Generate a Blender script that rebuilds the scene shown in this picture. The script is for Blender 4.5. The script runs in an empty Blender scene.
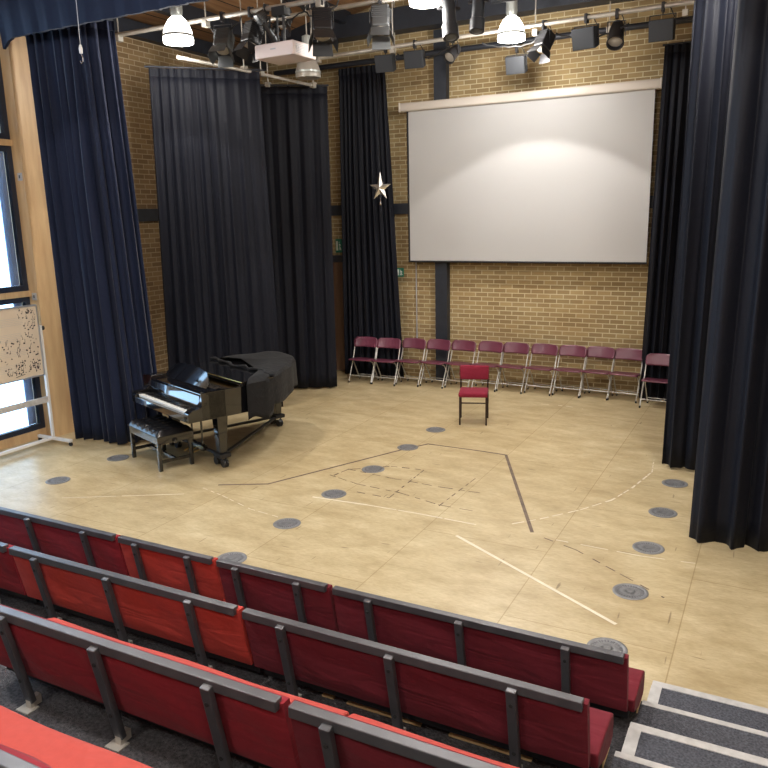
import bpy, math, random
from mathutils import Vector, Matrix, Euler
random.seed(11)
PI = math.pi
col = bpy.context.scene.collection
scn = bpy.context.scene

# ------------------------------------------------------------------ materials
def new_mat(name):
    m = bpy.data.materials.new(name); m.use_nodes = True
    return m, m.node_tree, m.node_tree.nodes['Principled BSDF']
def N(nt, t, **kw):
    n = nt.nodes.new(t)
    for k, v in kw.items(): setattr(n, k, v)
    return n
def plain(name, c, rough=.5, metal=0, bump=0, bscale=60, var=0, vscale=8, coat=0, spec=None, sheen=0):
    m, nt, b = new_mat(name)
    b.inputs['Base Color'].default_value = (*c, 1)
    b.inputs['Roughness'].default_value = rough
    b.inputs['Metallic'].default_value = metal
    b.inputs['Coat Weight'].default_value = coat
    b.inputs['Sheen Weight'].default_value = sheen
    if spec is not None: b.inputs['Specular IOR Level'].default_value = spec
    tc = N(nt, 'ShaderNodeTexCoord')
    nz = N(nt, 'ShaderNodeTexNoise'); nz.inputs['Scale'].default_value = vscale; nz.inputs['Detail'].default_value = 4
    nt.links.new(tc.outputs['Object'], nz.inputs['Vector'])
    if var:
        r = N(nt, 'ShaderNodeValToRGB')
        r.color_ramp.elements[0].position = .3; r.color_ramp.elements[1].position = .7
        r.color_ramp.elements[0].color = (*[x*(1-var) for x in c], 1)
        r.color_ramp.elements[1].color = (*[min(1, x*(1+var)) for x in c], 1)
        nt.links.new(nz.outputs['Fac'], r.inputs['Fac']); nt.links.new(r.outputs['Color'], b.inputs['Base Color'])
    if bump:
        n2 = N(nt, 'ShaderNodeTexNoise'); n2.inputs['Scale'].default_value = bscale; n2.inputs['Detail'].default_value = 3
        nt.links.new(tc.outputs['Object'], n2.inputs['Vector'])
        bp = N(nt, 'ShaderNodeBump'); bp.inputs['Strength'].default_value = bump; bp.inputs['Distance'].default_value = .02
        nt.links.new(n2.outputs['Fac'], bp.inputs['Height']); nt.links.new(bp.outputs['Normal'], b.inputs['Normal'])
    return m

def brick_mat(name, axis, k=(1, 1, 1)):
    m, nt, b = new_mat(name)
    g = N(nt, 'ShaderNodeNewGeometry'); s = N(nt, 'ShaderNodeSeparateXYZ'); c = N(nt, 'ShaderNodeCombineXYZ')
    nt.links.new(g.outputs['Position'], s.inputs[0])
    nt.links.new(s.outputs[axis], c.inputs[0]); nt.links.new(s.outputs['Z'], c.inputs[1])
    br = N(nt, 'ShaderNodeTexBrick')
    br.inputs['Scale'].default_value = 1
    br.inputs['Brick Width'].default_value = .225; br.inputs['Row Height'].default_value = .078
    br.inputs['Mortar Size'].default_value = .0075; br.inputs['Mortar Smooth'].default_value = .2
    br.inputs['Color1'].default_value = (.28, .20, .096, 1)
    br.inputs['Color2'].default_value = (.42, .315, .155, 1)
    br.inputs['Mortar'].default_value = (.60, .53, .35, 1)
    br.inputs['Bias'].default_value = -.1
    nt.links.new(c.outputs[0], br.inputs['Vector'])
    nz = N(nt, 'ShaderNodeTexNoise'); nz.inputs['Scale'].default_value = 1.3; nz.inputs['Detail'].default_value = 5
    nt.links.new(c.outputs[0], nz.inputs['Vector'])
    mx = N(nt, 'ShaderNodeMix', data_type='RGBA', blend_type='MULTIPLY'); mx.inputs[0].default_value = .7
    rp = N(nt, 'ShaderNodeValToRGB'); rp.color_ramp.elements[0].position = .3; rp.color_ramp.elements[1].position = .7
    rp.color_ramp.elements[0].color = (.72*k[0], .62*k[1], .52*k[2], 1); rp.color_ramp.elements[1].color = (*k, 1)
    nt.links.new(nz.outputs['Fac'], rp.inputs['Fac'])
    nt.links.new(br.outputs['Color'], mx.inputs[6]); nt.links.new(rp.outputs['Color'], mx.inputs[7])
    nt.links.new(mx.outputs[2], b.inputs['Base Color'])
    b.inputs['Roughness'].default_value = .9
    bp = N(nt, 'ShaderNodeBump', invert=True); bp.inputs['Strength'].default_value = .5; bp.inputs['Distance'].default_value = .01
    nt.links.new(br.outputs['Fac'], bp.inputs['Height']); nt.links.new(bp.outputs['Normal'], b.inputs['Normal'])
    return m

def floor_mat():
    m, nt, b = new_mat('sealed hardboard floor')
    g = N(nt, 'ShaderNodeNewGeometry'); L = nt.links.new
    def noise(scale, detail, vec=None, rough=.6):
        n = N(nt, 'ShaderNodeTexNoise'); n.inputs['Scale'].default_value = scale; n.inputs['Detail'].default_value = detail
        n.inputs['Roughness'].default_value = rough
        L(vec or g.outputs['Position'], n.inputs['Vector']); return n
    def mapping(scale, rot=0):
        mp = N(nt, 'ShaderNodeMapping'); mp.inputs['Scale'].default_value = scale; mp.inputs['Rotation'].default_value = (0, 0, rot)
        L(g.outputs['Position'], mp.inputs['Vector']); return mp.outputs[0]
    def ramp(f, stops):
        r = N(nt, 'ShaderNodeValToRGB'); e = r.color_ramp.elements
        e[0].position, e[0].color = stops[0][0], (*stops[0][1], 1)
        e[1].position, e[1].color = stops[-1][0], (*stops[-1][1], 1)
        for p, c in stops[1:-1]:
            k = e.new(p); k.color = (*c, 1)
        L(f, r.inputs['Fac']); return r.outputs['Color']
    def mult(a, c, f=1):
        x = N(nt, 'ShaderNodeMix', data_type='RGBA', blend_type='MULTIPLY'); x.inputs[0].default_value = f
        L(a, x.inputs[6]); L(c, x.inputs[7]); return x.outputs[2]
    base = ramp(noise(2.2, 8, mapping((1, 2.2, 1), .5)).outputs['Fac'], [(.3, (.43, .335, .185)), (.5, (.53, .43, .255)), (.7, (.64, .54, .345))])
    fine = ramp(noise(16, 6, mapping((1, 3, 1), -.9), .7).outputs['Fac'], [(.3, (.76, .73, .68)), (.6, (1, 1, 1))])
    c = mult(base, fine, .8)
    # darker stain patches, worn panels
    c = mult(c, ramp(noise(.55, 4).outputs['Fac'], [(.35, (.86, .83, .78)), (.6, (1, 1, 1))]), .8)
    # sheet joints: 1.22 m wide, 2.44 m long
    br = N(nt, 'ShaderNodeTexBrick'); mp = N(nt, 'ShaderNodeMapping')
    mp.inputs['Rotation'].default_value = (0, 0, PI/2); mp.inputs['Location'].default_value = (.2, .46, 0)
    L(g.outputs['Position'], mp.inputs['Vector']); L(mp.outputs[0], br.inputs['Vector'])
    br.inputs['Scale'].default_value = 1; br.inputs['Brick Width'].default_value = 2.44; br.inputs['Row Height'].default_value = 1.225
    br.inputs['Mortar Size'].default_value = .005; br.inputs['Mortar Smooth'].default_value = .4
    br.inputs['Color1'].default_value = (1, 1, 1, 1); br.inputs['Color2'].default_value = (.93, .92, .90, 1)
    br.inputs['Mortar'].default_value = (.62, .55, .42, 1)
    c = mult(c, br.outputs['Color'], .85)
    # short scuffs
    for rot, sc in ((.4, (3, 26, 1)), (-.7, (24, 2.6, 1))):
        c = mult(c, ramp(noise(1, 1, mapping(sc, rot)).outputs['Fac'], [(.22, (.35, .30, .25)), (.26, (1, 1, 1))]), .7)
    L(c, b.inputs['Base Color'])
    r = N(nt, 'ShaderNodeMapRange'); r.inputs['To Min'].default_value = .27; r.inputs['To Max'].default_value = .48
    L(noise(3, 4).outputs['Fac'], r.inputs['Value']); L(r.outputs[0], b.inputs['Roughness'])
    return m

def board_mat(name, axis, w, c1, c2, gap=(.02, .013, .01), rough=.6, stretch=8):
    m, nt, b = new_mat(name); L = nt.links.new
    g = N(nt, 'ShaderNodeTexCoord'); s = N(nt, 'ShaderNodeSeparateXYZ'); L(g.outputs['Object'], s.inputs[0])
    mp = N(nt, 'ShaderNodeMapping')
    sc = [stretch]*3; sc['XYZ'.index(axis)] = .7; mp.inputs['Scale'].default_value = sc
    L(g.outputs['Object'], mp.inputs['Vector'])
    nz = N(nt, 'ShaderNodeTexNoise'); nz.inputs['Scale'].default_value = 2; nz.inputs['Detail'].default_value = 6
    L(mp.outputs[0], nz.inputs['Vector'])
    r = N(nt, 'ShaderNodeValToRGB'); r.color_ramp.elements[0].position = .3; r.color_ramp.elements[1].position = .7
    r.color_ramp.elements[0].color = (*c1, 1); r.color_ramp.elements[1].color = (*c2, 1)
    L(nz.outputs['Fac'], r.inputs['Fac'])
    if w:
        mt = N(nt, 'ShaderNodeMath', operation='PINGPONG'); mt.inputs[1].default_value = w/2
        L(s.outputs['X'], mt.inputs[0])
        lt = N(nt, 'ShaderNodeMath', operation='LESS_THAN'); lt.inputs[1].default_value = .012; L(mt.outputs[0], lt.inputs[0])
        mx = N(nt, 'ShaderNodeMix', data_type='RGBA'); L(lt.outputs[0], mx.inputs[0]); L(r.outputs['Color'], mx.inputs[6]); mx.inputs[7].default_value = (*gap, 1)
        L(mx.outputs[2], b.inputs['Base Color'])
    else: L(r.outputs['Color'], b.inputs['Base Color'])
    b.inputs['Roughness'].default_value = rough
    return m

def fabric(name, c, rough=.85, sheen=.05, wr=.3, ws=4, spec=.2):
    m, nt, b = new_mat(name); L = nt.links.new
    tc = N(nt, 'ShaderNodeTexCoord')
    nz = N(nt, 'ShaderNodeTexNoise'); nz.inputs['Scale'].default_value = 30; nz.inputs['Detail'].default_value = 3
    L(tc.outputs['Object'], nz.inputs['Vector'])
    r = N(nt, 'ShaderNodeValToRGB')
    r.color_ramp.elements[0].color = (*[x*.85 for x in c], 1); r.color_ramp.elements[1].color = (*[min(1, x*1.12) for x in c], 1)
    L(nz.outputs['Fac'], r.inputs['Fac']); L(r.outputs['Color'], b.inputs['Base Color'])
    b.inputs['Roughness'].default_value = rough; b.inputs['Sheen Weight'].default_value = sheen
    b.inputs['Sheen Roughness'].default_value = .4
    b.inputs['Specular IOR Level'].default_value = spec
    mp = N(nt, 'ShaderNodeMapping'); mp.inputs['Scale'].default_value = (.6, 1.6, 2.6); mp.inputs['Rotation'].default_value = (0, .15, 0)
    L(tc.outputs['Object'], mp.inputs['Vector'])
    w = N(nt, 'ShaderNodeTexNoise'); w.inputs['Scale'].default_value = ws; w.inputs['Detail'].default_value = 2; w.inputs['Distortion'].default_value = 1.2
    L(mp.outputs[0], w.inputs['Vector'])
    bp = N(nt, 'ShaderNodeBump'); bp.inputs['Strength'].default_value = wr; bp.inputs['Distance'].default_value = .03
    L(w.outputs['Fac'], bp.inputs['Height']); L(bp.outputs['Normal'], b.inputs['Normal'])
    return m

def emis(name, c, s):
    m, nt, b = new_mat(name)
    b.inputs['Base Color'].default_value = (*c, 1); b.inputs['Emission Color'].default_value = (*c, 1)
    b.inputs['Emission Strength'].default_value = s
    return m
def glass(name, tint=(1, 1, 1), rough=0):
    m = bpy.data.materials.new(name); m.use_nodes = True; nt = m.node_tree; nt.nodes.clear()
    o = N(nt, 'ShaderNodeOutputMaterial'); t = N(nt, 'ShaderNodeBsdfTransparent'); t.inputs[0].default_value = (*tint, 1)
    g = N(nt, 'ShaderNodeBsdfGlossy'); g.inputs['Roughness'].default_value = rough
    f = N(nt, 'ShaderNodeFresnel'); f.inputs[0].default_value = 1.45; x = N(nt, 'ShaderNodeMixShader')
    nt.links.new(f.outputs[0], x.inputs[0]); nt.links.new(t.outputs[0], x.inputs[1]); nt.links.new(g.outputs[0], x.inputs[2])
    nt.links.new(x.outputs[0], o.inputs[0]); return m

M = dict(
    brick_x=brick_mat('buff brick back', 'X'), brick_y=brick_mat('brown brick side', 'Y', (.95, .86, .90)),
    floor=floor_mat(),
    steel=plain('dark painted steel', (.018, .022, .032), .5, var=.2),
    ceil=board_mat('timber ceiling', 'Y', .9, (.26, .13, .06), (.42, .24, .12)),
    timber=board_mat('pale timber', 'Z', 0, (.44, .28, .14), (.60, .41, .22), rough=.45, stretch=5),
    navy=fabric('navy drape', (.007, .012, .034), .75, .12, .15, 3),
    black=fabric('black drape', (.0036, .0046, .0100), .62, .03, .15, 3, .22),
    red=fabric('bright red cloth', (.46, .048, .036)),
    toplit=fabric('toplit red cloth', (.44, .068, .052), wr=.4),  # overhead light on the seat tops, put into a brighter cloth colour
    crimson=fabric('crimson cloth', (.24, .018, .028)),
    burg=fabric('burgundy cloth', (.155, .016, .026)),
    rail=plain('grey steel rail', (.12, .12, .13), .38, .6, var=.15),
    carpet=plain('charcoal carpet', (.075, .072, .078), .95, bump=.8, bscale=160, var=.55, vscale=70),
    steptop=plain('blue grey carpet', (.085, .09, .11), .95, bump=.8, bscale=160, var=.5, vscale=80),
    nosing=plain('pale nosing', (.48, .47, .46), .6, var=.15, vscale=20),
    ply=plain('plywood edge', (.60, .42, .20), .6, var=.2),
    gloss=plain('black piano lacquer', (.006, .006, .007), .07, coat=1),
    cover=fabric('black piano cover', (.009, .009, .010), .8, .05, .4, 6),
    leather=plain('black leather', (.012, .012, .014), .25),
    ivory=plain('white keys', (.75, .74, .70), .25),
    brass=plain('brass', (.6, .42, .15), .3, 1),
    iron=plain('gold iron plate', (.30, .19, .07), .35, .7),
    chrome=plain('chrome', (.7, .7, .72), .2, 1),
    bar=plain('pale galvanised pipe', (.50, .47, .42), .4, .4, var=.15),
    lampgrey=plain('grey lantern', (.10, .105, .11), .35, .7),
    lampblack=plain('black lantern', (.02, .02, .023), .4, .2),
    flood=plain('floodlight grey', (.028, .031, .037), .5, .3),
    white=plain('white paint', (.70, .69, .68), .4),
    projw=plain('white projector case', (.72, .62, .60), .4),
    screen=plain('screen fabric', (.47, .465, .465), .75),
    screenb=plain('screen black border', (.012, .012, .014), .7),
    case=plain('screen case', (.62, .56, .50), .3),
    plastic=plain('maroon plastic', (.125, .030, .055), .35),
    legs=plain('light grey steel tube', (.50, .49, .46), .35, .5),
    chairred=fabric('red upholstery', (.19, .014, .032), wr=.2),
    legbrown=plain('dark brown steel', (.03, .016, .014), .4, .3),
    vent=plain('grey floor grille', (.20, .20, .205), .45, .3, var=.15, vscale=30),
    ventd=plain('grille slots', (.09, .09, .10), .7),
    tapew=plain('white tape', (.70, .63, .49), .7, var=.1), taped=plain('dark tape', (.14, .10, .075), .7, var=.3),
    frame=plain('window frame', (.012, .018, .035), .4),
    glass=glass('window glass', (.93, .97, 1)),
    green=plain('sign green', (.02, .22, .14), .5), signw=plain('sign white', (.8, .85, .8), .5),
    silver=plain('silver star', (.66, .64, .60), .3, .85),
    board=plain('cream board', (.66, .56, .44), .35, var=.05, vscale=3), ink=plain('ink', (.02, .02, .03), .6),
    edge=plain('aluminium edge', (.6, .62, .66), .3, .7),
    socket=plain('switch plate', (.45, .45, .47), .4, .3),
    door=board_mat('door wood', 'Z', 0, (.10, .05, .03), (.16, .09, .05)),
    dome=emis('glowing dome', (1, .96, .90), 9), tube=emis('lamp face', (1, .95, .86), 14),
    lampglass=plain('frosted dome', (.34, .31, .27), .3), housing=plain('lamp housing', (.52, .56, .55), .3, .5),
    wallp=plain('painted wall', (.55, .46, .34), .8), rubber=plain('rubber', (.015, .015, .015), .7),
)

# ------------------------------------------------------------------ mesh builder
class MB:
    def __init__(s): s.v = []; s.f = []; s.M = Matrix.Identity(4)
    def add(s, vs, fs):
        o = len(s.v); s.v += [tuple(s.M @ Vector(p)) for p in vs]; s.f += [tuple(i+o for i in f) for f in fs]; return s
    def box(s, x0, x1, y0, y1, z0, z1):
        x0, x1 = min(x0, x1), max(x0, x1); y0, y1 = min(y0, y1), max(y0, y1); z0, z1 = min(z0, z1), max(z0, z1)
        return s.add([(x0,y0,z0),(x1,y0,z0),(x1,y1,z0),(x0,y1,z0),(x0,y0,z1),(x1,y0,z1),(x1,y1,z1),(x0,y1,z1)],
                     [(0,3,2,1),(4,5,6,7),(0,1,5,4),(1,2,6,5),(2,3,7,6),(3,0,4,7)])
    def rbox(s, x0, x1, y0, y1, z0, z1, r, seg=3):   # rounded box via superellipse-ish grid
        import bmesh
        bm = bmesh.new(); bmesh.ops.create_cube(bm, size=1)
        for v in bm.verts: v.co = Vector(((x0+x1)/2+v.co.x*(x1-x0), (y0+y1)/2+v.co.y*(y1-y0), (z0+z1)/2+v.co.z*(z1-z0)))
        bmesh.ops.bevel(bm, geom=bm.edges[:], offset=r, segments=seg, profile=.5, affect='EDGES')
        bm.verts.index_update()
        s.add([v.co[:] for v in bm.verts], [[v.index for v in f.verts] for f in bm.faces]); bm.free(); return s
    def tube(s, pts, r, n=8, caps=True):
        pts = [Vector(p) for p in pts]; rings = []
        up = None
        for i, p in enumerate(pts):
            d = (pts[min(i+1, len(pts)-1)]-pts[max(i-1, 0)]).normalized()
            if up is None: up = Vector((0, 0, 1)) if abs(d.z) < .9 else Vector((1, 0, 0))
            a = d.cross(up).normalized(); b = a.cross(d).normalized(); up = b
            rr = r[i] if isinstance(r, (list, tuple)) else r
            rings.append([p+(a*math.cos(2*PI*k/n)+b*math.sin(2*PI*k/n))*rr for k in range(n)])
        vs = [q for R_ in rings for q in R_]; fs = []
        for i in range(len(pts)-1):
            for k in range(n): fs.append((i*n+k, i*n+(k+1) % n, (i+1)*n+(k+1) % n, (i+1)*n+k))
        if caps: fs.append(tuple(range(n))[::-1]); fs.append(tuple(range((len(pts)-1)*n, len(pts)*n)))
        return s.add(vs, fs)
    def lathe(s, prof, n=24, c=(0, 0, 0)):           # (r, z) profile round z
        vs = []; fs = []
        for r, z in prof:
            for k in range(n): vs.append((c[0]+r*math.cos(2*PI*k/n), c[1]+r*math.sin(2*PI*k/n), c[2]+z))
        for i in range(len(prof)-1):
            for k in range(n): fs.append((i*n+k, i*n+(k+1) % n, (i+1)*n+(k+1) % n, (i+1)*n+k))
        if prof[0][0] > 1e-4: fs.append(tuple(range(n))[::-1])
        if prof[-1][0] > 1e-4: fs.append(tuple(range((len(prof)-1)*n, len(prof)*n)))
        return s.add(vs, fs)
    def prism(s, poly, z0, z1):
        n = len(poly)
        return s.add([(x, y, z0) for x, y in poly]+[(x, y, z1) for x, y in poly],
                     [tuple(range(n))[::-1], tuple(range(n, 2*n))]+[(i, (i+1) % n, (i+1) % n+n, i+n) for i in range(n)])
    def beam(s, a, b, w, h):
        a, b = Vector(a), Vector(b); d = (b-a); L = d.length; d.normalize()
        up = Vector((0, 0, 1)) if abs(d.z) < .95 else Vector((0, 1, 0))
        x = d.cross(up).normalized(); u = x.cross(d)
        vs = [p+x*sx*w/2+u*sz*h/2 for p in (a, b) for sx, sz in ((-1,-1),(1,-1),(1,1),(-1,1))]
        return s.add(vs, [(3,2,1,0),(4,5,6,7),(0,1,5,4),(1,2,6,5),(2,3,7,6),(3,0,4,7)])
    def build(s, name, mat, parent=None, smooth=False, bevel=0):
        me = bpy.data.meshes.new(name); me.from_pydata(s.v, [], s.f); me.validate(); me.update()
        import bmesh
        bm = bmesh.new(); bm.from_mesh(me); bmesh.ops.recalc_face_normals(bm, faces=bm.faces); bm.to_mesh(me); bm.free()
        o = bpy.data.objects.new(name, me); col.objects.link(o); me.materials.append(M[mat] if isinstance(mat, str) else mat)
        if parent: o.parent = parent
        if smooth:
            for p in me.polygons: p.use_smooth = True
            try: me.set_sharp_from_angle(angle=math.radians(50))
            except Exception: pass
        if bevel:
            bv = o.modifiers.new('bevel', 'BEVEL'); bv.width = bevel; bv.segments = 2; bv.limit_method = 'ANGLE'
        return o
def tag(o, label=None, cat=None, group=None, kind=None):
    if label: o['label'] = label
    if cat: o['category'] = cat
    if group: o['group'] = group
    if kind: o['kind'] = kind
    return o
def thing(name, loc, label, cat, group=None, rz=0):
    o = bpy.data.objects.new(name, None); col.objects.link(o); o.empty_display_size = .1
    o.location = loc; o.rotation_euler = (0, 0, rz); return tag(o, label, cat, group)
def struct(name, mb, mat, **k): return tag(mb.build(name, mat, **k), kind='structure')
def copy_tree(o, parent=None):
    c = o.copy(); col.objects.link(c); c.parent = parent
    for ch in list(o.children):
        copy_tree(ch, c)
    return c

# ------------------------------------------------------------------ room shell
XL, XR, YB, YF = -9.25, 4.15, 12.8, -3.5
ZE, ZR, XM = 6.0, 7.6, -2.55
struct('floor', MB().box(XL-.3, XR+.3, YF-.3, YB+.3, -.2, 0), 'floor')
mb = MB(); mb.prism([(XL-.25, 0), (XR+.25, 0), (XR+.25, ZE), (XM, ZR), (XL-.25, ZE)], 0, .25)
mb.v = [(x, YB+z, y) for x, y, z in mb.v]; struct('wall_back', mb, 'brick_x')
mb = MB(); mb.prism([(XL-.25, 0), (XR+.25, 0), (XR+.25, ZE), (XM, ZR), (XL-.25, ZE)], 0, .25)
mb.v = [(x, YF-.25+z, y) for x, y, z in mb.v]; struct('wall_front', mb, 'wallp')
struct('wall_right', MB().box(XR, XR+.25, YF, YB, 0, ZE), 'brick_y')
# left wall: brick beyond the glazing, timber framed windows before it
WY = [(5.1, 7.08), (2.9, 4.88), (.7, 2.68)]  # last two bays are unseen, added for more daylight on seats and floor
mb = MB(); mb.box(XL-.25, XL, 7.4, YB, 0, ZE)
struct('wall_left', mb, 'brick_y')
mb = MB(); mb.box(XL-.2, XL, YF, WY[2][0], 0, ZE)
for a, b_ in ((2.68, 2.9), (4.88, 5.1)): mb.box(XL-.2, XL, a, b_, 0, ZE)
for y0, y1 in WY:
    mb.box(XL-.2, XL, y0, y1, 0, .13); mb.box(XL-.2, XL, y0, y1, 5.75, ZE)
    mb.box(XL-.2, XL+.02, y0, y1, 2.02, 2.1); mb.box(XL-.2, XL+.02, y0, y1, 4.02, 4.1)
struct('wall_left', mb, 'timber')
mb = MB(); mb.box(XL-.2, XL+.17, 7.08, 7.43, 0, ZE); struct('trim_1', mb, 'timber')
n = 0
for y0, y1 in WY:
    for z0, z1 in ((.13, 2.02), (2.1, 4.02), (4.1, 5.75)):
        n += 1
        fr = MB(); t = .075
        fr.box(XL-.08, XL-.01, y0, y1, z0, z0+t); fr.box(XL-.08, XL-.01, y0, y1, z1-t, z1)
        fr.box(XL-.08, XL-.01, y0, y0+t, z0+t, z1-t); fr.box(XL-.08, XL-.01, y1-t, y1, z0+t, z1-t)
        w = struct('window_%d' % n, fr, 'frame')
        MB().box(XL-.055, XL-.045, y0+t, y1-t, z0+t, z1-t).build('pane', 'glass', w)
        # roller blind edge strip seen as a pale vertical band beside the frame
        MB().box(XL-.10, XL-.085, y1-t-.13, y1-t, z0+t, z1-t).build('reveal_strip', plain('reveal %d' % n, (.35, .42, .60), .6), w)
# ceiling: two timber slopes
for nm, xa, xb, za, zb in (('ceiling', XL-.25, XM, ZE, ZR), ('ceiling', XM, XR+.25, ZR, ZE)):
    mb = MB(); mb.add([(xa, YF-.25, za), (xb, YF-.25, zb), (xb, YB+.25, zb), (xa, YB+.25, za),
                       (xa, YF-.25, za+.2), (xb, YF-.25, zb+.2), (xb, YB+.25, zb+.2), (xa, YB+.25, za+.2)],
                      [(0,3,2,1),(4,5,6,7),(0,1,5,4),(1,2,6,5),(2,3,7,6),(3,0,4,7)])
    struct(nm, mb, 'ceil')
def zc(x): return ZE+(ZR-ZE)*(x-XL)/(XM-XL) if x < XM else ZE+(ZR-ZE)*(XR-x)/(XR-XM)
tn = 2
def trim(mb, mat, **k):
    global tn
    o = struct('trim_%d' % tn, mb, mat, **k); tn += 1; return o
trim(MB().box(XL, XL+.16, 7.43, YB, 5.78, 6.0), 'steel')             # wall plate beam
for x in (-8.35, -7.1, -5.8, -4.4, -1.0, .9):
    trim(MB().box(x-.06, x+.06, YF, YB-.35, zc(x)-.24, zc(x)-.03), 'steel')
trim(MB().box(XL+.17, XR, 12.3, 12.6, 6.05, 6.40), 'steel')          # deep beam before the back wall
trim(MB().box(XL+.17, XR, 9.9, 10.1, 6.45, 6.75), 'steel')
# wall band and columns
trim(MB().box(XL, XR, 12.72, 12.80, 3.03, 3.22), 'steel')
trim(MB().box(XL, XL+.08, 7.44, 12.72, 3.0, 3.2), 'steel')
for x in (-5.45, -.9):
    trim(MB().box(x-.115, x+.115, 12.66, 12.80, 0, 6.05), 'steel')
# door with dark frame in the back wall, half hidden by drapes
fr = MB(); fr.box(-8.55, -8.45, 12.72, 12.80, 0, 2.15); fr.box(-7.5, -7.4, 12.72, 12.80, 0, 2.15); fr.box(-8.55, -7.4, 12.72, 12.80, 2.15, 2.28)
dr = struct('door_1', MB().box(-8.45, -7.5, 12.745, 12.79, 0.01, 2.15), 'door')
fr.build('door_frame', 'steel', dr)
MB().tube([(-8.35, 12.74, 1.0), (-8.35, 12.70, 1.0), (-8.22, 12.70, 1.0)], .01).build('handle', 'chrome', dr)
# conduit on the back wall, left of the column
trim(MB().tube([(-6.0, 12.785, .65), (-6.0, 12.785, 2.4)], .012), 'socket')

# ------------------------------------------------------------------ curtains
def curtain(name, top, bot, z0, z1, mat, label, lam=.2, amp=.06, group=None, seed=0, heading=True, ztop_slope=0):
    rnd = random.Random(seed)
    def resample(P, m):
        P = [Vector((*p, 0)) for p in P]; L = [0]
        for a, b in zip(P, P[1:]): L.append(L[-1]+(b-a).length)
        out = []
        for i in range(m+1):
            s = L[-1]*i/m; k = 0
            while k < len(L)-2 and L[k+1] < s: k += 1
            f = (s-L[k])/max(1e-9, L[k+1]-L[k]); out.append(P[k].lerp(P[k+1], f))
        return out, L[-1]
    _, Lb = resample(bot, 4)
    m = int(Lb/lam*14); T, Lt = resample(top, m); B, Lb = resample(bot, m)
    # irregular fold phase
    ph = []; p = rnd.random()*6; rate = 1
    A = []; a = 1; ta = 1; tr = 1
    for i in range(m+1):
        if i % 14 == 0: tr = rnd.uniform(.65, 1.5); ta = rnd.uniform(.45, 1.25)
        rate += (tr-rate)*.12; a += (ta-a)*.12
        p += rate*2*PI/14; ph.append(p); A.append(a)
    NZ = 22; vs = []; fs = []
    for j in range(NZ+1):
        t = j/NZ
        for i in range(m+1):
            P = T[i].lerp(B[i], t)
            tg = (B[min(i+1, m)]-B[max(i-1, 0)]).normalized(); nr = Vector((-tg.y, tg.x, 0))
            w = amp*A[i]*(.35+.65*min(1, t*3))
            o = w*(math.sin(ph[i]+.25*math.sin(t*2.2+A[i]*3))+.30*math.sin(2.3*ph[i]+1.7*t+seed))
            sl = .25*w*math.sin(2*ph[i]+.6)
            q = P+nr*o+tg*sl
            z = z1+(z0-z1)*t
            vs.append((q.x, q.y, z))
    for j in range(NZ):
        for i in range(m):
            k = j*(m+1)+i; fs.append((k, k+1, k+m+2, k+m+1))
    me = bpy.data.meshes.new(name); me.from_pydata(vs, [], fs); me.update()
    for q in me.polygons: q.use_smooth = True
    o = bpy.data.objects.new(name, me); col.objects.link(o); me.materials.append(M[mat])
    so = o.modifiers.new('thick', 'SOLIDIFY'); so.thickness = .008; so.offset = 0
    tag(o, label, 'curtain', group)
    if heading:   # narrow gathered heading tape with hooks
        hv = []; hf = []
        for i in range(m+1):
            v = Vector(vs[i]); tg = (T[min(i+1, m)]-T[max(i-1, 0)]).normalized(); nr = Vector((-tg.y, tg.x, 0))
            for dz, d in ((-.09, -.012), (.02, -.012), (.02, .012), (-.09, .012)): hv.append((v.x+nr.x*d, v.y+nr.y*d, v.z+dz))
        for i in range(m):
            for k in range(4): hf.append((i*4+k, i*4+(k+1) % 4, (i+1)*4+(k+1) % 4, (i+1)*4+k))
        hb = MB(); hb.v = hv; hb.f = hf+[(0, 1, 2, 3), (m*4+3, m*4+2, m*4+1, m*4)]
        hb.build('heading_tape', mat, o)
    return o
curtain('stage_curtain', [(-8.90, 7.2), (-7.88, 7.25), (-7.74, 7.6)], [(-8.72, 7.12), (-8.3, 7.18), (-7.84, 7.18), (-7.68, 7.4), (-7.62, 7.72)], .03, 5.45, 'navy',
        'tall navy blue curtain hanging beside the window wall, left of the piano', lam=.165, amp=.06, seed=3)
curtain('stage_curtain', [(-8.16, 8.6), (-7.04, 9.68)], [(-8.30, 8.62), (-6.98, 9.76)], .03, 5.09, 'black',
        'near-black curtain hanging behind the piano, lit with a pale band near its top', lam=.2, amp=.026, seed=5)
curtain('stage_curtain', [(-7.95, 10.62), (-6.91, 11.36)], [(-8.0, 10.72), (-7.5, 11.0), (-6.92, 11.36)], .03, 5.09, 'black',
        'near-black curtain between the piano tail and the gap beside the star curtain', lam=.22, amp=.026, seed=8)
curtain('stage_curtain', [(-7.34, 12.48), (-6.42, 12.48)], [(-7.42, 12.46), (-6.14, 12.46)], .03, 5.56, 'black',
        'narrow dark curtain with the silver star in front, left of the projection screen', lam=.13, amp=.05, seed=13)
curtain('stage_curtain', [(-1.79, 12.45), (-.35, 12.45)], [(-1.90, 12.45), (-.4, 12.45)], .03, 5.32, 'black',
        'farthest black curtain on the right, hanging just right of the projection screen', lam=.14, amp=.05, seed=21)
curtain('stage_curtain', [(-1.07, 9.25), (.4, 9.2)], [(-1.12, 9.17), (-.82, 9.12), (-.5, 9.24), (.4, 9.2)], .03, 5.6, 'black',
        'middle black curtain on the right side, its hem beside the row of floor vents', lam=.2, amp=.07, seed=31)
curtain('stage_curtain', [(-.47, 7.18), (1.2, 7.15)], [(-.57, 7.08), (-.2, 7.04), (.2, 7.12), (1.25, 7.12)], .03, 5.6, 'black',
        'nearest black curtain on the right, its hem lowest at the right edge', lam=.27, amp=.075, seed=41)
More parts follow.
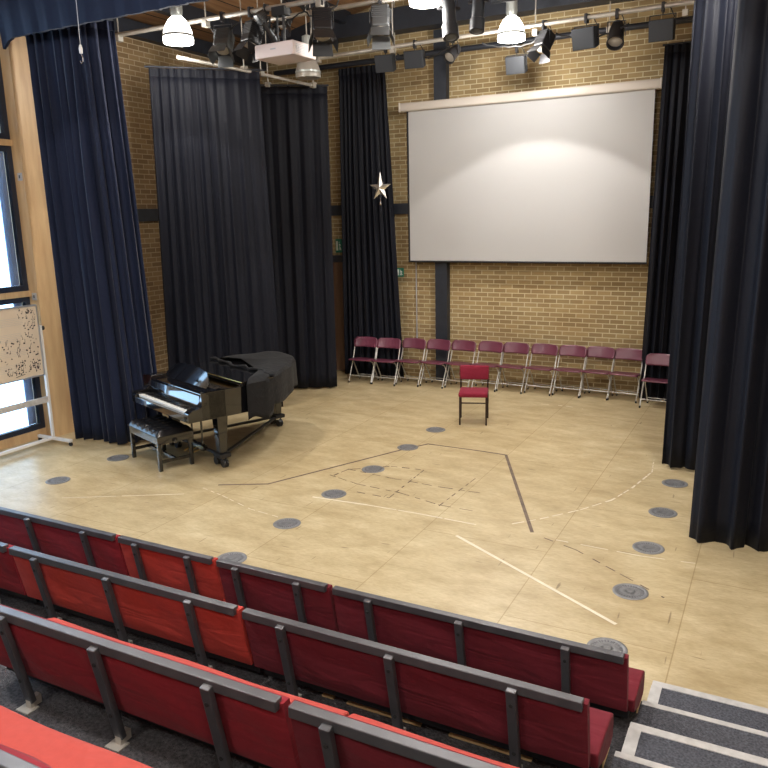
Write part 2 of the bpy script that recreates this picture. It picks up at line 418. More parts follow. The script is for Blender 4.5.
# pelmet
mb = MB(); m_ = 60; L0, L1 = -8.90, -5.6
for i in range(m_+1):
    x = L0+(L1-L0)*i/m_; w = .012*math.sin(i*1.1)+.01*math.sin(i*2.7)
    dip = .12*math.exp(-i/1.6)
    for (yy, zz) in ((6.86+w, 5.27-dip), (6.82+w*.5, 5.62), (6.90, 6.0), (6.94, 6.0), (6.88+w*.5, 5.62), (6.90+w, 5.27-dip)): mb.v.append((x, yy, zz))
for i in range(m_):
    for k in range(6): mb.f.append((i*6+k, i*6+(k+1) % 6, (i+1)*6+(k+1) % 6, (i+1)*6+k))
mb.f += [tuple(range(6)), tuple(range(m_*6, m_*6+6))[::-1]]
tag(mb.build('curtain_pelmet', 'navy', smooth=True), 'navy cloth pelmet stretched across above the left curtain', 'pelmet')
# hanging pulley cord by the pelmet
t = thing('hooked_cord', (-7.42, 6.75, 4.75), 'thin cord with a small shiny hook hanging in front of the left navy curtain', 'hook')
MB().tube([(0, 0, .25), (.005, 0, .7), (-.02, 0, 1.25)], .004, 6).build('cord', 'socket', t)
mb = MB(); mb.lathe([(.0, -.04), (.018, -.03), (.022, .02), (.012, .06), (.0, .07)], 10, (0, 0, .2)); mb.build('weight', 'white', t, True)
MB().tube([(0, 0, .16), (.02, 0, .12), (.018, 0, .08), (-.01, 0, .06), (-.025, 0, .09)], .006, 6).build('hook', 'chrome', t)

# ------------------------------------------------------------------ pipes and rails
def pipe(pts, r, mat, label, name='lighting_bar', hang=(), cat='pipe', ztop=None):
    a = Vector(pts[0]); t = thing(name, a, label, cat)
    MB().tube([Vector(p)-a for p in pts], r, 12).build('tube', mat, t, True)
    for hx, hy, hz in hang:
        p = Vector((hx, hy, hz))-a; top = (zc(hx) if ztop is None else ztop)-a.z
        h = MB(); h.tube([(p.x, p.y, p.z), (p.x, p.y, top)], .009, 6)
        h.box(p.x-.035, p.x+.035, p.y-.045, p.y+.045, p.z-.035, p.z+.045); h.build('hanger', 'bar', t)
    return t
BZ = 5.5
pipe([(-8.9, 8.42, BZ+.05), (-4.86, 8.45, BZ+.06)], .03, 'bar', 'pale lighting pipe across the stage carrying the white projector', hang=[(-8.5, 8.43, BZ), (-6.95, 8.44, BZ), (-5.2, 8.45, BZ)])
pipe([(-7.6, 11.25, BZ+.03), (-.9, 11.37, BZ+.14)], .03, 'bar', 'pale lighting pipe across the back above the projection screen',
     hang=[(-7.0, 11.26, BZ), (-5.65, 11.29, BZ), (-3.4, 11.33, BZ), (-1.4, 11.36, BZ)])
pipe([(-6.6, 9.1, 5.62), (1.0, 9.1, 5.62)], .03, 'bar', 'lighting pipe just above the picture carrying the tilted profile lanterns', hang=[(-6.2, 9.1, 5.62), (-3, 9.1, 5.62), (.5, 9.1, 5.62)])
pipe([(-7.35, 8.3, 5.12), (-7.1, 9.8, 5.1), (-7.02, 11.15, 5.10)], .024, 'bar', 'pale pipe running away above the two dark drapes behind the piano', hang=[(-7.1, 9.8, 5.1), (-7.02, 11.1, 5.10)])
pipe([(-8.7, 12.46, 5.64), (-.4, 12.46, 5.66)], .045, 'steel', 'thick dark pipe against the back wall below the pale lighting pipe', hang=[(-6.2, 12.46, 5.64), (-2.6, 12.46, 5.65), (-.5, 12.46, 5.66)])
pipe([(-8.2, 8.56, 5.13), (-6.98, 9.74, 5.13)], .014, 'steel', 'dark curtain rail holding the curtain behind the piano', 'curtain_rail', [(-7.2, 9.53, 5.13)], 'curtain rail')
pipe([(-8.0, 10.59, 5.13), (-6.9, 11.39, 5.13)], .014, 'steel', 'dark curtain rail above the curtain beyond the piano tail', 'curtain_rail', [(-7.7, 10.81, 5.13), (-7.1, 11.25, 5.13)], 'curtain rail')
pipe([(-1.82, 12.45, 5.35), (-.3, 12.45, 5.35)], .014, 'steel', 'curtain rail above the farthest black curtain on the right', 'curtain_rail', [(-.4, 12.45, 5.35)], 'curtain rail', 6.05)
pipe([(-1.1, 9.25, 5.64), (.5, 9.2, 5.64)], .014, 'steel', 'curtain rail above the middle black curtain on the right', 'curtain_rail', [(-.3, 9.22, 5.64)], 'curtain rail')
pipe([(-.55, 7.18, 5.64), (1.3, 7.15, 5.64)], .014, 'steel', 'curtain rail above the nearest black curtain on the right', 'curtain_rail', [(.3, 7.16, 5.64)], 'curtain rail')
pipe([(-8.85, 7.2, 5.49), (-7.88, 7.25, 5.49), (-7.74, 7.6, 5.49)], .014, 'steel', 'curtain rail behind the navy pelmet', 'curtain_rail', [(-8.3, 7.2, 5.49)], 'curtain rail')
# slack black cables looped along the back pipe
for k, (x0, x1) in enumerate(((-5.6, -4.7), (-4.2, -3.2), (-3.1, -2.1))):
    P = [(x0+(x1-x0)*i/12, 11.33+.03*math.sin(i), BZ-.04-.10*math.sin(PI*i/12)-.015*(i % 2)) for i in range(13)]
    tag(MB().tube(P, .012, 6).build('power_cable', 'rubber', smooth=True),
        ('black cable looped under the back lighting pipe above the left of the screen', 'black cable sagging under the back lighting pipe beside the lit lamp',
         'black cable sagging under the back lighting pipe above the right of the screen')[k], 'cable')

for k, (x0, x1) in enumerate(((-7.0, -6.4), (-6.2, -5.4), (-5.5, -4.95))):
    P = [(x0+(x1-x0)*i/12, 8.47+.03*math.sin(i*1.3), BZ+.03-.16*math.sin(PI*i/12)-.02*(i % 2)) for i in range(13)]
    tag(MB().tube(P, .010, 6).build('power_cable', 'rubber', smooth=True),
        ('black cable sagging from the front lighting pipe beside the left lit lamp', 'black cable looped under the front lighting pipe above the projector',
         'black cable hanging near the right end of the front lighting pipe')[k], 'cable')

# ------------------------------------------------------------------ stage lanterns
def rotx(a): return Matrix.Rotation(a, 4, 'X')
def lantern(kind, x, y, z, pan, tilt, mat, label, s=1.0, drop=.22):
    """hangs from a clamp at (x,y,z). the body points along local -Y before the tilt (tilt>0 points down)"""
    t = thing({'fresnel': 'fresnel_lantern', 'profile': 'profile_lantern', 'flood': 'floodlight', 'par': 'par_lantern'}[kind], (x, y, z), label, 'stage light', None, pan)
    c = MB(); c.box(-.02*s, .02*s, -.038, .038, -.07, .05); c.tube([(0, 0, -.05), (0, 0, -.10)], .008, 6); c.build('clamp', 'lampblack', t, bevel=.004)
    w = {'fresnel': .115, 'profile': .085, 'flood': .155, 'par': .10}[kind]*s
    yk = MB(); zz = -.10; yk.box(-w-.012, w+.012, -.014, .014, zz-.008, zz)
    for sx in (-1, 1): yk.box(sx*(w+.004), sx*(w+.012), -.014, .014, zz-drop-.02, zz)
    yk.build('yoke', 'lampgrey' if mat == 'lampgrey' else 'lampblack', t)
    T = Matrix.Translation((0, 0, zz-drop)) @ rotx(tilt)
    b = MB(); b.M = T
    if kind == 'fresnel':
        b.rbox(-.10*s, .10*s, -.10*s, .16*s, -.10*s, .10*s, .02*s)
        for k in range(6): b.box(-.104*s, .104*s, (.0+.024*k)*s, (.008+.024*k)*s, -.106*s, .106*s)
        b.build('body', mat, t, bevel=.003)
        l = MB(); l.M = T @ rotx(PI/2); l.lathe([(.08*s, .095*s), (.085*s, .12*s), (.05*s, .135*s), (0, .14*s)], 20); l.build('lens', 'lampglass', t, True)
        for q, (ax, sg) in enumerate((('x', 1), ('x', -1), ('z', 1), ('z', -1))):
            d = MB(); d.M = T; a0 = .10*s; o = .15*s; y0, y1 = -.12*s, -.25*s
            if ax == 'x': d.add([(sg*a0, y0, -a0), (sg*a0, y0, a0), (sg*o, y1, a0*.9), (sg*o, y1, -a0*.9), (sg*(a0+.006), y0, -a0), (sg*(a0+.006), y0, a0), (sg*(o+.006), y1, a0*.9), (sg*(o+.006), y1, -a0*.9)], [(0,1,2,3),(7,6,5,4),(0,4,5,1),(1,5,6,2),(2,6,7,3),(3,7,4,0)])
            else: d.add([(-a0, y0, sg*a0), (a0, y0, sg*a0), (a0*1.1, y1, sg*o), (-a0*1.1, y1, sg*o), (-a0, y0, sg*(a0+.006)), (a0, y0, sg*(a0+.006)), (a0*1.1, y1, sg*(o+.006)), (-a0*1.1, y1, sg*(o+.006))], [(0,1,2,3),(7,6,5,4),(0,4,5,1),(1,5,6,2),(2,6,7,3),(3,7,4,0)])
            d.build('barn_door', mat, t)
    elif kind == 'profile':
        b.rbox(-.085*s, .085*s, .10*s, .34*s, -.10*s, .10*s, .025*s); b.M = T @ rotx(PI/2)
        b.lathe([(.07*s, -.12*s), (.07*s, .20*s), (.085*s, .21*s), (.085*s, .34*s), (.07*s, .34*s)], 20); b.build('body', mat, t, True)
        b = MB(); b.M = T
        for k in range(5): b.box(-.09*s, .09*s, (.13+.04*k)*s, (.14+.04*k)*s, -.108*s, .108*s)
        for sx in (-1, 1):
            b.box(sx*.07*s, sx*.12*s, -.02*s, .0, -.015*s, .015*s)
        b.build('shutters', 'lampblack', t)
        l = MB(); l.M = T @ rotx(PI/2); l.lathe([(.066*s, .335*s), (.04*s, .35*s), (0, .355*s)], 20); l.build('lens', 'lampgrey', t, True)
    elif kind == 'flood':
        b.add([(-.155*s, -.10*s, -.13*s), (.155*s, -.10*s, -.13*s), (.155*s, -.10*s, .13*s), (-.155*s, -.10*s, .13*s),
               (-.14*s, .10*s, -.09*s), (.14*s, .10*s, -.09*s), (.14*s, .10*s, .09*s), (-.14*s, .10*s, .09*s)],
              [(0,1,2,3),(7,6,5,4),(0,4,5,1),(1,5,6,2),(2,6,7,3),(3,7,4,0)])
        for k in range(4): b.box(-.158*s, .158*s, (-.09+.045*k)*s, (-.075+.045*k)*s, (-.134+.006*k)*s, (.134-.006*k)*s)
        b.build('body', mat, t, bevel=.004)
        l = MB(); l.M = T; l.box(-.14*s, .14*s, -.108*s, -.099*s, -.115*s, .115*s); l.build('glass_front', 'flood', t)
    else:
        b.M = T @ rotx(PI/2)
        b.lathe([(.03*s, -.20*s), (.07*s, -.19*s), (.09*s, -.10*s), (.10*s, .12*s), (.107*s, .13*s), (.107*s, .15*s), (.095*s, .15*s), (.09*s, .10*s)], 22); b.build('body', mat, t, True)
        l = MB(); l.M = T @ rotx(PI/2); l.lathe([(.09*s, .10*s), (.05*s, .12*s), (0, .125*s)], 20); l.build('lens', 'lampglass', t, True)
    cb = MB(); cb.tube([(w*.4, .03, zz-drop*.7), (w*.9, .06, zz-.03), (w*.6, .04, zz+.07), (.02, .02, .05)], .007, 6); cb.build('cable', 'rubber', t, True)
    return t
D = math.radians
lantern('fresnel', -6.67, 8.43, BZ+.06, D(15), D(62), 'lampgrey', 'grey fresnel lantern with open barn doors, first to the right of the left lit lamp')
lantern('fresnel', -6.22, 8.44, BZ+.06, D(-20), D(70), 'lampblack', 'dark fresnel lantern on the front pipe, immediately left of the projector', drop=.2)
lantern('profile', -5.98, 8.44, BZ+.06, D(160), D(50), 'lampgrey', 'small grey lantern partly hidden behind the top of the projector', s=.6, drop=.12)
lantern('fresnel', -5.18, 8.45, BZ+.06, D(35), D(65), 'lampblack', 'large dark fresnel lantern with spread barn doors right of the projector', s=1.15, drop=.2)
lantern('fresnel', -6.5, 9.6, 5.95, D(0), D(60), 'lampblack', 'black lantern high above the front pipe near the timber ceiling', s=.8, drop=.12)
lantern('fresnel', -4.72, 9.1, 5.62, D(25), D(72), 'lampgrey', 'silvery fresnel lantern with barn doors left of the topmost round lamp', s=1.1, drop=.14)
lantern('profile', -3.80, 9.1, 5.62, D(35), D(70), 'flood', 'long dark profile lantern just right of the topmost round lamp', s=1.15, drop=.1)
lantern('profile', -3.42, 9.1, 5.62, D(5), D(78), 'flood', 'upright dark profile lantern left of the right-hand lit lamp', s=1.05, drop=.08)
lantern('flood', -5.78, 11.29, BZ+0.060, D(8), D(15), 'flood', 'dark floodlight box hanging over the top of the star curtain', s=.95, drop=.12)
lantern('flood', -5.28, 11.30, BZ+0.068, D(8), D(15), 'flood', 'dark floodlight box hanging over the bricks between star curtain and column', s=.95, drop=.12)
lantern('par', -4.66, 11.31, BZ+0.078, D(-10), D(35), 'lampblack', 'small black par lantern just right of the column above the screen', s=.9, drop=.12)
lantern('flood', -3.85, 11.9, BZ-.05, D(0), D(15), 'flood', 'dark floodlight box behind and below the right-hand lit lamp', s=.95, drop=.14)
lantern('fresnel', -3.27, 11.33, BZ+0.101, D(-28), D(62), 'lampblack', 'black lantern with open barn doors right of the lit lamp above the screen', s=.95, drop=.14)
lantern('flood', -2.68, 11.34, BZ+0.111, D(-10), D(15), 'flood', 'dark floodlight box over the right half of the screen', s=1.05, drop=.16)
lantern('par', -2.27, 11.34, BZ+0.118, D(5), D(50), 'lampblack', 'black par lantern pointing down near the top right corner of the screen', s=1.1, drop=.18)
lantern('flood', -1.68, 11.36, BZ+0.127, D(0), D(8), 'flood', 'ribbed floodlight box hanging in front of the far right curtain top', s=1.0, drop=.2)
lantern('flood', -3.1, 9.1, 5.62, D(0), D(10), 'flood', 'floodlight cut by the top edge, left of the paired ones', s=.9, drop=.02)
lantern('flood', -2.62, 9.1, 5.62, D(0), D(10), 'flood', 'floodlight cut by the top edge above the far right of the screen', s=.9, drop=.02)
# pendant lamps
def pendant(x, y, z, lit, label, power=0, ang=96, name='pendant_lamp', frosted=False):
    t = thing(name, (x, y, z), label, 'lamp')
    h = MB(); h.lathe([(.03, .52), (.075, .50), (.08, .28), (.07, .22), (.055, .18)], 20); h.build('housing', 'housing', t, True)
    MB().tube([(0, 0, .5), (0, 0, zc(x)-z)], .01, 6).build('stem', 'bar', t)
    d = MB(); d.lathe([(.07, .215), (.11, .18), (.155, .11), (.182, .03), (.19, -.045), (.185, -.045), (.176, .03), (.15, .105), (.105, .17), (.06, .2)], 32)
    d.build('dome', 'dome' if lit else 'lampglass', t, True)
    r = MB(); r.lathe([(.186, -.03), (.197, -.03), (.197, -.002), (.186, -.002), (.186, -.03)], 32); r.build('band', 'housing', t, True)
    r = MB(); r.lathe([(.186, -.045), (.195, -.05), (.190, -.10), (.18, -.10)], 32); r.lathe([(0, -.088), (.183, -.088), (.183, -.095), (0, -.095)], 32)
    r.build('lens_ring', 'tube' if lit else 'lampglass', t, True)
    if power:
        l = bpy.data.lights.new('lamp_beam', 'SPOT'); l.energy = power; l.spot_size = D(ang); l.spot_blend = .12; l.shadow_soft_size = .10; l.color = (1, .96, .90)
        o = bpy.data.objects.new('lamp_beam', l); col.objects.link(o); o.parent = t; o.location = (0, 0, -.12)
        l = bpy.data.lights.new('lamp_glow', 'POINT'); l.energy = power*.42; l.shadow_soft_size = .15; l.color = (1, .96, .90)
        o = bpy.data.objects.new('lamp_glow', l); col.objects.link(o); o.parent = t; o.location = (0, 0, -.3)
    return t
LP = 270
pendant(-7.18, 8.15, 5.345, True, 'lit bay lamp at upper left above the curtain behind the piano', LP*.8)
pendant(-3.66, 11.05, 5.48, True, 'lit bay lamp hanging in front of the top of the projection screen', LP*1.3, 108)
pendant(-4.05, 8.98, 5.56, True, 'lit bay lamp cut by the top edge near the middle', LP)
pendant(-6.72, 10.5, 5.2, False, 'unlit frosted bay lamp seen just below the projector')
for k, (x, y) in enumerate(((-.6, 8.3), (-6.2, 4.6), (-2.4, 5.0), (1.2, 4.6), (-4.4, 1.4), (-.8, 1.2), (-2.6, -1.6), (1.8, -1))):  # unseen lamps, added to brighten the seats and the floor
    pendant(x, y, 5.7, True, ('added unseen bay lamp over the nearest right curtain', 'added unseen bay lamp over the left front of the stage', 'added unseen bay lamp over the middle front of the stage', 'added unseen bay lamp over the aisle side of the stage',
        'added unseen bay lamp over the left seats', 'added unseen bay lamp over the right seats', 'added unseen bay lamp over the rear seats', 'added unseen bay lamp over the rear of the aisle')[k], LP, 140)

# ------------------------------------------------------------------ projector
P0 = Vector((-5.42, 8.05, 0)); zb = 4.95
t = thing('projector', (-5.77, 8.51, zb), 'white video projector hanging from the front lighting pipe', 'projector', None, D(-3))
MB().rbox(-.30, .30, -.24, .24, 0, .165, .015).build('body', 'projw', t, bevel=.0)
mb = MB(); mb.M = Matrix.Translation((.14, .245, .085)) @ rotx(-PI/2); mb.lathe([(.05, 0), (.055, .02), (.04, .02), (.035, .0)], 20); mb.build('lens', 'lampblack', t, True)
mb = MB()
for k in range(6): mb.box(.299, .303, -.18, .0, .03+.018*k, .038+.018*k)
mb.box(-.05, .03, -.243, -.239, .085, .10)
mb.build('air_vents', 'socket', t)
mb = MB(); mb.box(-.13, .13, -.1, .1, .165, .18); mb.tube([(.04, -.06, .17), (.04, -.06, BZ-zb)], .02, 10); mb.tube([(-.06, -.06, .17), (-.06, -.06, BZ-zb)], .015, 10); mb.box(-.1, .1, -.12, .0, BZ-zb-.05, BZ-zb+.05)
mb.build('bracket', 'lampgrey', t)

# ------------------------------------------------------------------ projection screen
t = thing('projection_screen', (-3.97, 12.6, 2.17), 'large pulled-down white projection screen on the brick wall', 'projection screen')
MB().box(-2.055, 2.055, -.004, .004, .03, 2.62).build('screen_sheet', 'screen', t)
MB().box(-2.09, -2.055, -.005, .005, .03, 2.62).build('black_border', 'screenb', t); MB().box(2.055, 2.062, -.005, .005, .03, 2.62).build('black_border', 'screenb', t)
MB().tube([(-2.09, 0, .015), (2.065, 0, .015)], .018, 10).build('bottom_bar', 'screenb', t, True)
mb = MB(); mb.rbox(-2.2, 2.14, -.07, .10, 2.60, 2.745, .03); mb.build('case', 'case', t, True)
for sx in (-2.20, 2.14): MB().rbox(sx-.015, sx+.015, -.075, .105, 2.595, 2.75, .01).build('end_cap', 'case', t)

# ------------------------------------------------------------------ signs, sockets
def exit_sign(x, z, w, h, label):
    t = thing('exit_sign', (x, 12.79, z), label, 'sign')
    MB().box(-w/2, w/2, -.012, 0, -h/2, h/2).build('plate', 'green', t)
    m = MB(); y0, y1 = -.015, -.012
    m.box(-w*.40, -w*.12, y0, y1, -h*.35, h*.35); m.build('door_pictogram', 'signw', t)
    m = MB(); m.box(w*.06, w*.12, y0, y1, h*.18, h*.3); m.beam((w*.08, -.0135, h*.15), (w*.16, -.0135, -h*.08), .003, .03); m.beam((w*.16, -.0135, -h*.08), (w*.06, -.0135, -h*.33), .003, .022)
    m.beam((w*.16, -.0135, -h*.08), (w*.30, -.0135, -h*.30), .003, .022); m.beam((w*.12, -.0135, h*.12), (w*.3, -.0135, h*.02), .003, .02); m.build('running_figure', 'signw', t)
exit_sign(-6.33, 1.97, .15, .16, 'small green exit sign on the bricks between the star curtain and the column')
exit_sign(-7.64, 2.46, .14, .26, 'tall green exit sign in the gap left of the star curtain')
for k, (x, lab) in enumerate(((-5.92, 'double wall socket behind the third folding chair'), (-5.70, 'wall socket close to the foot of the column'))):
    t = thing('wall_socket', (x, 12.79, .62), lab, 'socket')
    MB().rbox(-.075, .075, -.03, 0, -.043, .043, .006).build('plate', 'white' if k == 0 else 'socket', t)
    m = MB()
    for sx in (-.04, .04): m.box(sx-.012, sx+.012, -.033, -.03, -.02, .005)
    m.build('outlets', 'lampblack', t)
for z, y, lab in ((3.62, 7.16, 'small grey plate high on the timber window post'), (2.02, 7.16, 'small grey plate lower on the timber window post')):
    t = thing('switch_plate', (-9.0, 0, 0), lab, 'switch'); t.location = (XL+.1, 7.08, z)
    MB().box(-.04, .04, -.012, 0, -.05, .05).build('plate', 'socket', t)
    MB().box(-.012, .012, -.016, -.012, -.02, .02).build('rocker', 'lampgrey', t)

# ------------------------------------------------------------------ star
t = thing('hanging_star', (-5.88, 11.2, 3.44), 'faceted silver star hanging in front of a dark curtain', 'star')
pts = []
for k in range(10):
    a = PI/2+k*PI/5; r = [.205, .08][k % 2]
    if k == 0: r = .27
    pts.append((r*math.cos(a), r*math.sin(a)))
mb = MB(); vs = [(x, 0, z) for x, z in pts]+[(0, -.05, 0), (0, .05, 0)]; fs = []
for k in range(10): fs += [(k, (k+1) % 10, 10), ((k+1) % 10, k, 11)]
mb.add(vs, fs); mb.build('star_body', 'silver', t)
MB().tube([(0, 0, .26), (0, 0, 2.0)], .0015, 5).build('thread', 'rubber', t)
mb = MB(); mb.tube([(0, 0, -.08), (0, 0, -.22)], .002, 5); mb.lathe([(0, -.03), (.02, -.01), (.014, .02), (0, .03)], 8, (0, 0, -.24)); mb.lathe([(0, -.02), (.012, 0), (0, .02)], 8, (0, 0, -.20)); mb.build('pendant_beads', 'chrome', t)

# ------------------------------------------------------------------ folding chairs
def folding_chair():
    t = thing('folding_chair', (0, 0, 0), 'maroon folding chair', 'chair')   # faces -Y; origin at the front feet line centre
    W = .225
    for sx in (-1, 1):   # long front legs rise to the backrest
        MB().tube([(sx*W, .0, .02), (sx*W, .20, .44), (sx*W, .325, .77)], .011, 8).build('front_leg', 'legs', t, True)
        m = MB(); m.tube([(sx*(W-.028), .37, .02), (sx*(W-.028), .22, .27), (sx*(W-.03), .14, .38), (sx*(W-.06), .09, .415)], .010, 8); m.build('rear_leg', 'legs', t, True)
        MB().lathe([(.015, 0), (.016, .03), (.01, .035)], 8, (sx*W, 0, 0)).build('rubber_foot', 'rubber', t)
        MB().lathe([(.015, 0), (.016, .03), (.01, .035)], 8, (sx*(W-.028), .375, 0)).build('rubber_foot', 'rubber', t)
    MB().tube([(-W, .055, .13), (W, .055, .13)], .008, 6).build('front_rung', 'legs', t, True)
    MB().tube([(-W+.03, .33, .10), (W-.03, .33, .10)], .008, 6).build('rear_rung', 'legs', t, True)
    # seat, slightly dished
    s = MB(); nx, ny = 10, 8; top = []
    for j in range(ny+1):
        for i in range(nx+1):
            u, v = i/nx*2-1, j/ny*2-1
            x = u*.225*(1-.06*max(0, v)**2); y = .19+v*.19-.015*(1-u*u)*(1 if v < 0 else 0)
            s.v.append((x, y, .435-.012*(1-u*u)*(1-v*v)-.022*v-.016*max(0, -v)**4))
    for j in range(ny):
        for i in range(nx): k = j*(nx+1)+i; s.f.append((k, k+1, k+nx+2, k+nx+1))
    o = s.build('seat', 'plastic', t, True); sd = o.modifiers.new('t', 'SOLIDIFY'); sd.thickness = .018
    # backrest: rounded plate curved backwards
    b = MB(); nx, nz = 14, 8
    for j in range(nz+1):
        v = j/nz*2-1
        for i in range(nx+1):
            u = i/nx*2-1
            cut = (1-max(0, abs(v))**3*.22) if v > 0 else (1-abs(v)**3*.10)
            x = u*.243*cut; z = .722+v*.090
            b.v.append((x, .325+.04*(1-u*u)*1+(z-.722)*.35-.03, z))
    for j in range(nz):
        for i in range(nx): k = j*(nx+1)+i; b.f.append((k, k+1, k+nx+2, k+nx+1))
    o = b.build('backrest', 'plastic', t, True); sd = o.modifiers.new('t', 'SOLIDIFY'); sd.thickness = .016
    return t
ford = ['first', 'second', 'third', 'fourth', 'fifth', 'sixth', 'seventh', 'eighth', 'ninth', 'tenth', 'eleventh', 'twelfth']
xs = [-6.77, -6.30, -5.88, -5.42, -4.96, -4.48, -4.02, -3.54, -3.06, -2.61, -2.15, -1.60]
ys = [11.88, 11.90, 12.03, 12.07, 12.12, 12.18, 12.20, 12.24, 12.26, 12.28, 12.26, 11.94]
extra = ["before the star curtain", "before the curtain's right edge", "before the wall sockets", "before the column", "right of the column",
         "behind the red chair", "right of the red chair", "against plain bricks", "against plain bricks", "third from right", "last against bricks", "half behind curtain"]
proto = folding_chair()
for k in range(12):
    o = proto if k == 0 else copy_tree(proto)
    o.location = (xs[k]+.02, ys[k], 0); o.rotation_euler = (0, 0, D([2, 2, -4, -6, -6, -7, -5, -7, -6, -7, -6, -5][k]))
    tag(o, 'maroon folding chair, %s from left in the back row, %s' % (ford[k], extra[k]), 'chair', 'folding chairs in a row along the back wall')

# ------------------------------------------------------------------ single red chair
t = thing('stacking_chair', (-3.88, 10.2, 0), 'single red upholstered chair with dark legs standing alone on the stage', 'chair', None, D(18))
for sx in (-1, 1):
    MB().tube([(sx*.19, -.19, 0), (sx*.19, -.185, .43)], .012, 4).build('front_leg', 'legbrown', t)
    MB().tube([(sx*.20, .22, 0), (sx*.20, .20, .42), (sx*.20, .235, .80)], .012, 4).build('rear_leg', 'legbrown', t)
    MB().tube([(sx*.19, -.18, .40), (sx*.20, .20, .40)], .011, 4).build('side_rail', 'legbrown', t)
MB().tube([(-.19, -.19, .33), (.19, -.19, .33)], .010, 4).build('front_rail', 'legbrown', t)
MB().rbox(-.21, .21, -.22, .19, .415, .485, .022).build('seat', 'chairred', t, True)
mb = MB(); mb.M = Matrix.Translation((0, .20, .705)) @ rotx(D(-6)); mb.rbox(-.215, .215, -.03, .025, -.105, .105, .02); mb.build('backrest', 'chairred', t, True)

# ------------------------------------------------------------------ piano
PO = Vector((-7.41, 7.21, 0)); PA = -D(21.5)
t = thing('grand_piano', PO, 'black grand piano with its keyboard open and a cloth over the tail', 'piano', None, PA); t.scale = (1.04, 1, 1)
out = [(0, .02), (1.54, .02), (1.54, .80), (1.48, 1.02), (1.30, 1.30), (1.06, 1.56), (.86, 1.78), (.66, 1.93), (.44, 2.0), (.20, 1.99), (.02, 1.84)]
def smooth_poly(P, keep=3, it=2):
    head, tail = P[:keep], P[keep-1:]
    for _ in range(it):
        q = [tail[0]]
        for a, b in zip(tail, tail[1:]): q += [(a[0]*.75+b[0]*.25, a[1]*.75+b[1]*.25), (a[0]*.25+b[0]*.75, a[1]*.25+b[1]*.75)]
        q.append(tail[-1]); tail = q
    return head+tail[1:]
PL = smooth_poly(out)
def inset(P, d):
    cx, cy = .75, 1.0; n = len(P); R_ = []
    for i in range(n):
        a, b, c = Vector(P[i-1]), Vector(P[i]), Vector(P[(i+1) % n])
        t1 = (b-a).normalized(); t2 = (c-b).normalized(); tt = (t1+t2).normalized(); nr = Vector((-tt.y, tt.x))
        R_.append((b.x+nr.x*d, b.y+nr.y*d))
    return R_
ZB, ZT = .69, 1.02
rim = MB()
IN = inset(PL, .045); n = len(PL)
rim.v = [(x, y, ZB) for x, y in PL]+[(x, y, ZT) for x, y in PL]+[(x, y, ZT) for x, y in IN]+[(x, y, ZB) for x, y in IN]
for i in range(n):
    j = (i+1) % n
    if i == 0: continue
    rim.f += [(i, j, j+n, i+n), (i+n, j+n, j+2*n, i+2*n), (i+2*n, j+2*n, j+3*n, i+3*n), (i+3*n, j+3*n, j, i)]
rim.build('rim', 'gloss', t, True)
b = MB(); b.prism([(x, y) for x, y in inset(PL, .03)], ZB, ZB+.04); b.build('bottom_board', 'gloss', t)
b = MB(); b.prism([(x, y) for x, y in inset([p if p[1] > .3 else (p[0], .34) for p in PL], .05)], .93, .95); b.build('iron_plate', 'iron', t)
b = MB()
for k in range(60): b.box(.1+k*.0225, .104+k*.0225, .36, .52, .955, .975)
b.build('tuning_pins', 'chrome', t)
# key bed, arms, keys
b = MB(); b.box(.02, 1.52, -.14, .36, ZB, ZB+.07); b.box(.02, 1.52, -.16, -.12, ZB, .77); b.build('key_bed', 'gloss', t, bevel=.006)
for a_, b_ in ((0, .115), (1.425, 1.54)):
    m = MB(); pr = [(-.16, ZB), (-.16, .80), (-.10, .835), (.0, .85), (.05, .90), (.08, ZT), (.34, ZT), (.34, ZB)]
    nn = len(pr); m.v = [(a_, y, z) for y, z in pr]+[(b_, y, z) for y, z in pr]; m.f = [tuple(range(nn)), tuple(range(nn, 2*nn))[::-1]]+[(i, (i+1) % nn, (i+1) % nn+nn, i+nn) for i in range(nn)]
    m.build('arm', 'gloss', t, bevel=.006)
kx0, kx1 = .125, 1.415; kw = (kx1-kx0)/52
b = MB()
for k in range(52): b.box(kx0+k*kw+.0008, kx0+(k+1)*kw-.0008, -.115, .035, .77, .798)
b.build('white_keys', 'ivory', t)
b = MB()
for k in range(51):
    if k % 7 in (0, 2, 3, 5, 6): b.box(kx0+(k+1)*kw-.006, kx0+(k+1)*kw+.006, -.06, .035, .798, .81)
b.build('black_keys', 'gloss', t)
m = MB(); m.add([(.12, .045, .795), (1.42, .045, .795), (1.42, .058, .965), (.12, .058, .965), (.12, .065, .79), (1.42, .065, .79), (1.42, .078, .965), (.12, .078, .965)],
    [(0,1,2,3),(7,6,5,4),(0,4,5,1),(1,5,6,2),(2,6,7,3),(3,7,4,0)]); fb = m.build('fallboard', 'gloss', t, bevel=.004)
# music desk shelf and the folded desk panel, tilted up
MB().box(.12, 1.42, .08, .34, .965, .985).build('desk_shelf', 'gloss', t, bevel=.003)
m = MB(); a0 = Vector((.40, .22, .925)); 
prof = [(.16, 0), (1.20, 0), (1.24, .06), (1.10, .20), (.92, .235), (.68, .25), (.44, .235), (.26, .20), (.12, .06)]
for sgn in (0, 1):
    for u, h in prof: m.v.append((u+.02, .26+h*.42+sgn*.012, .99+h*.86))
nn = len(prof); m.f = [tuple(range(nn)), tuple(range(nn, 2*nn))[::-1]]+[(i, (i+1) % nn, (i+1) % nn+nn, i+nn) for i in range(nn)]
m.build('music_desk', 'gloss', t)
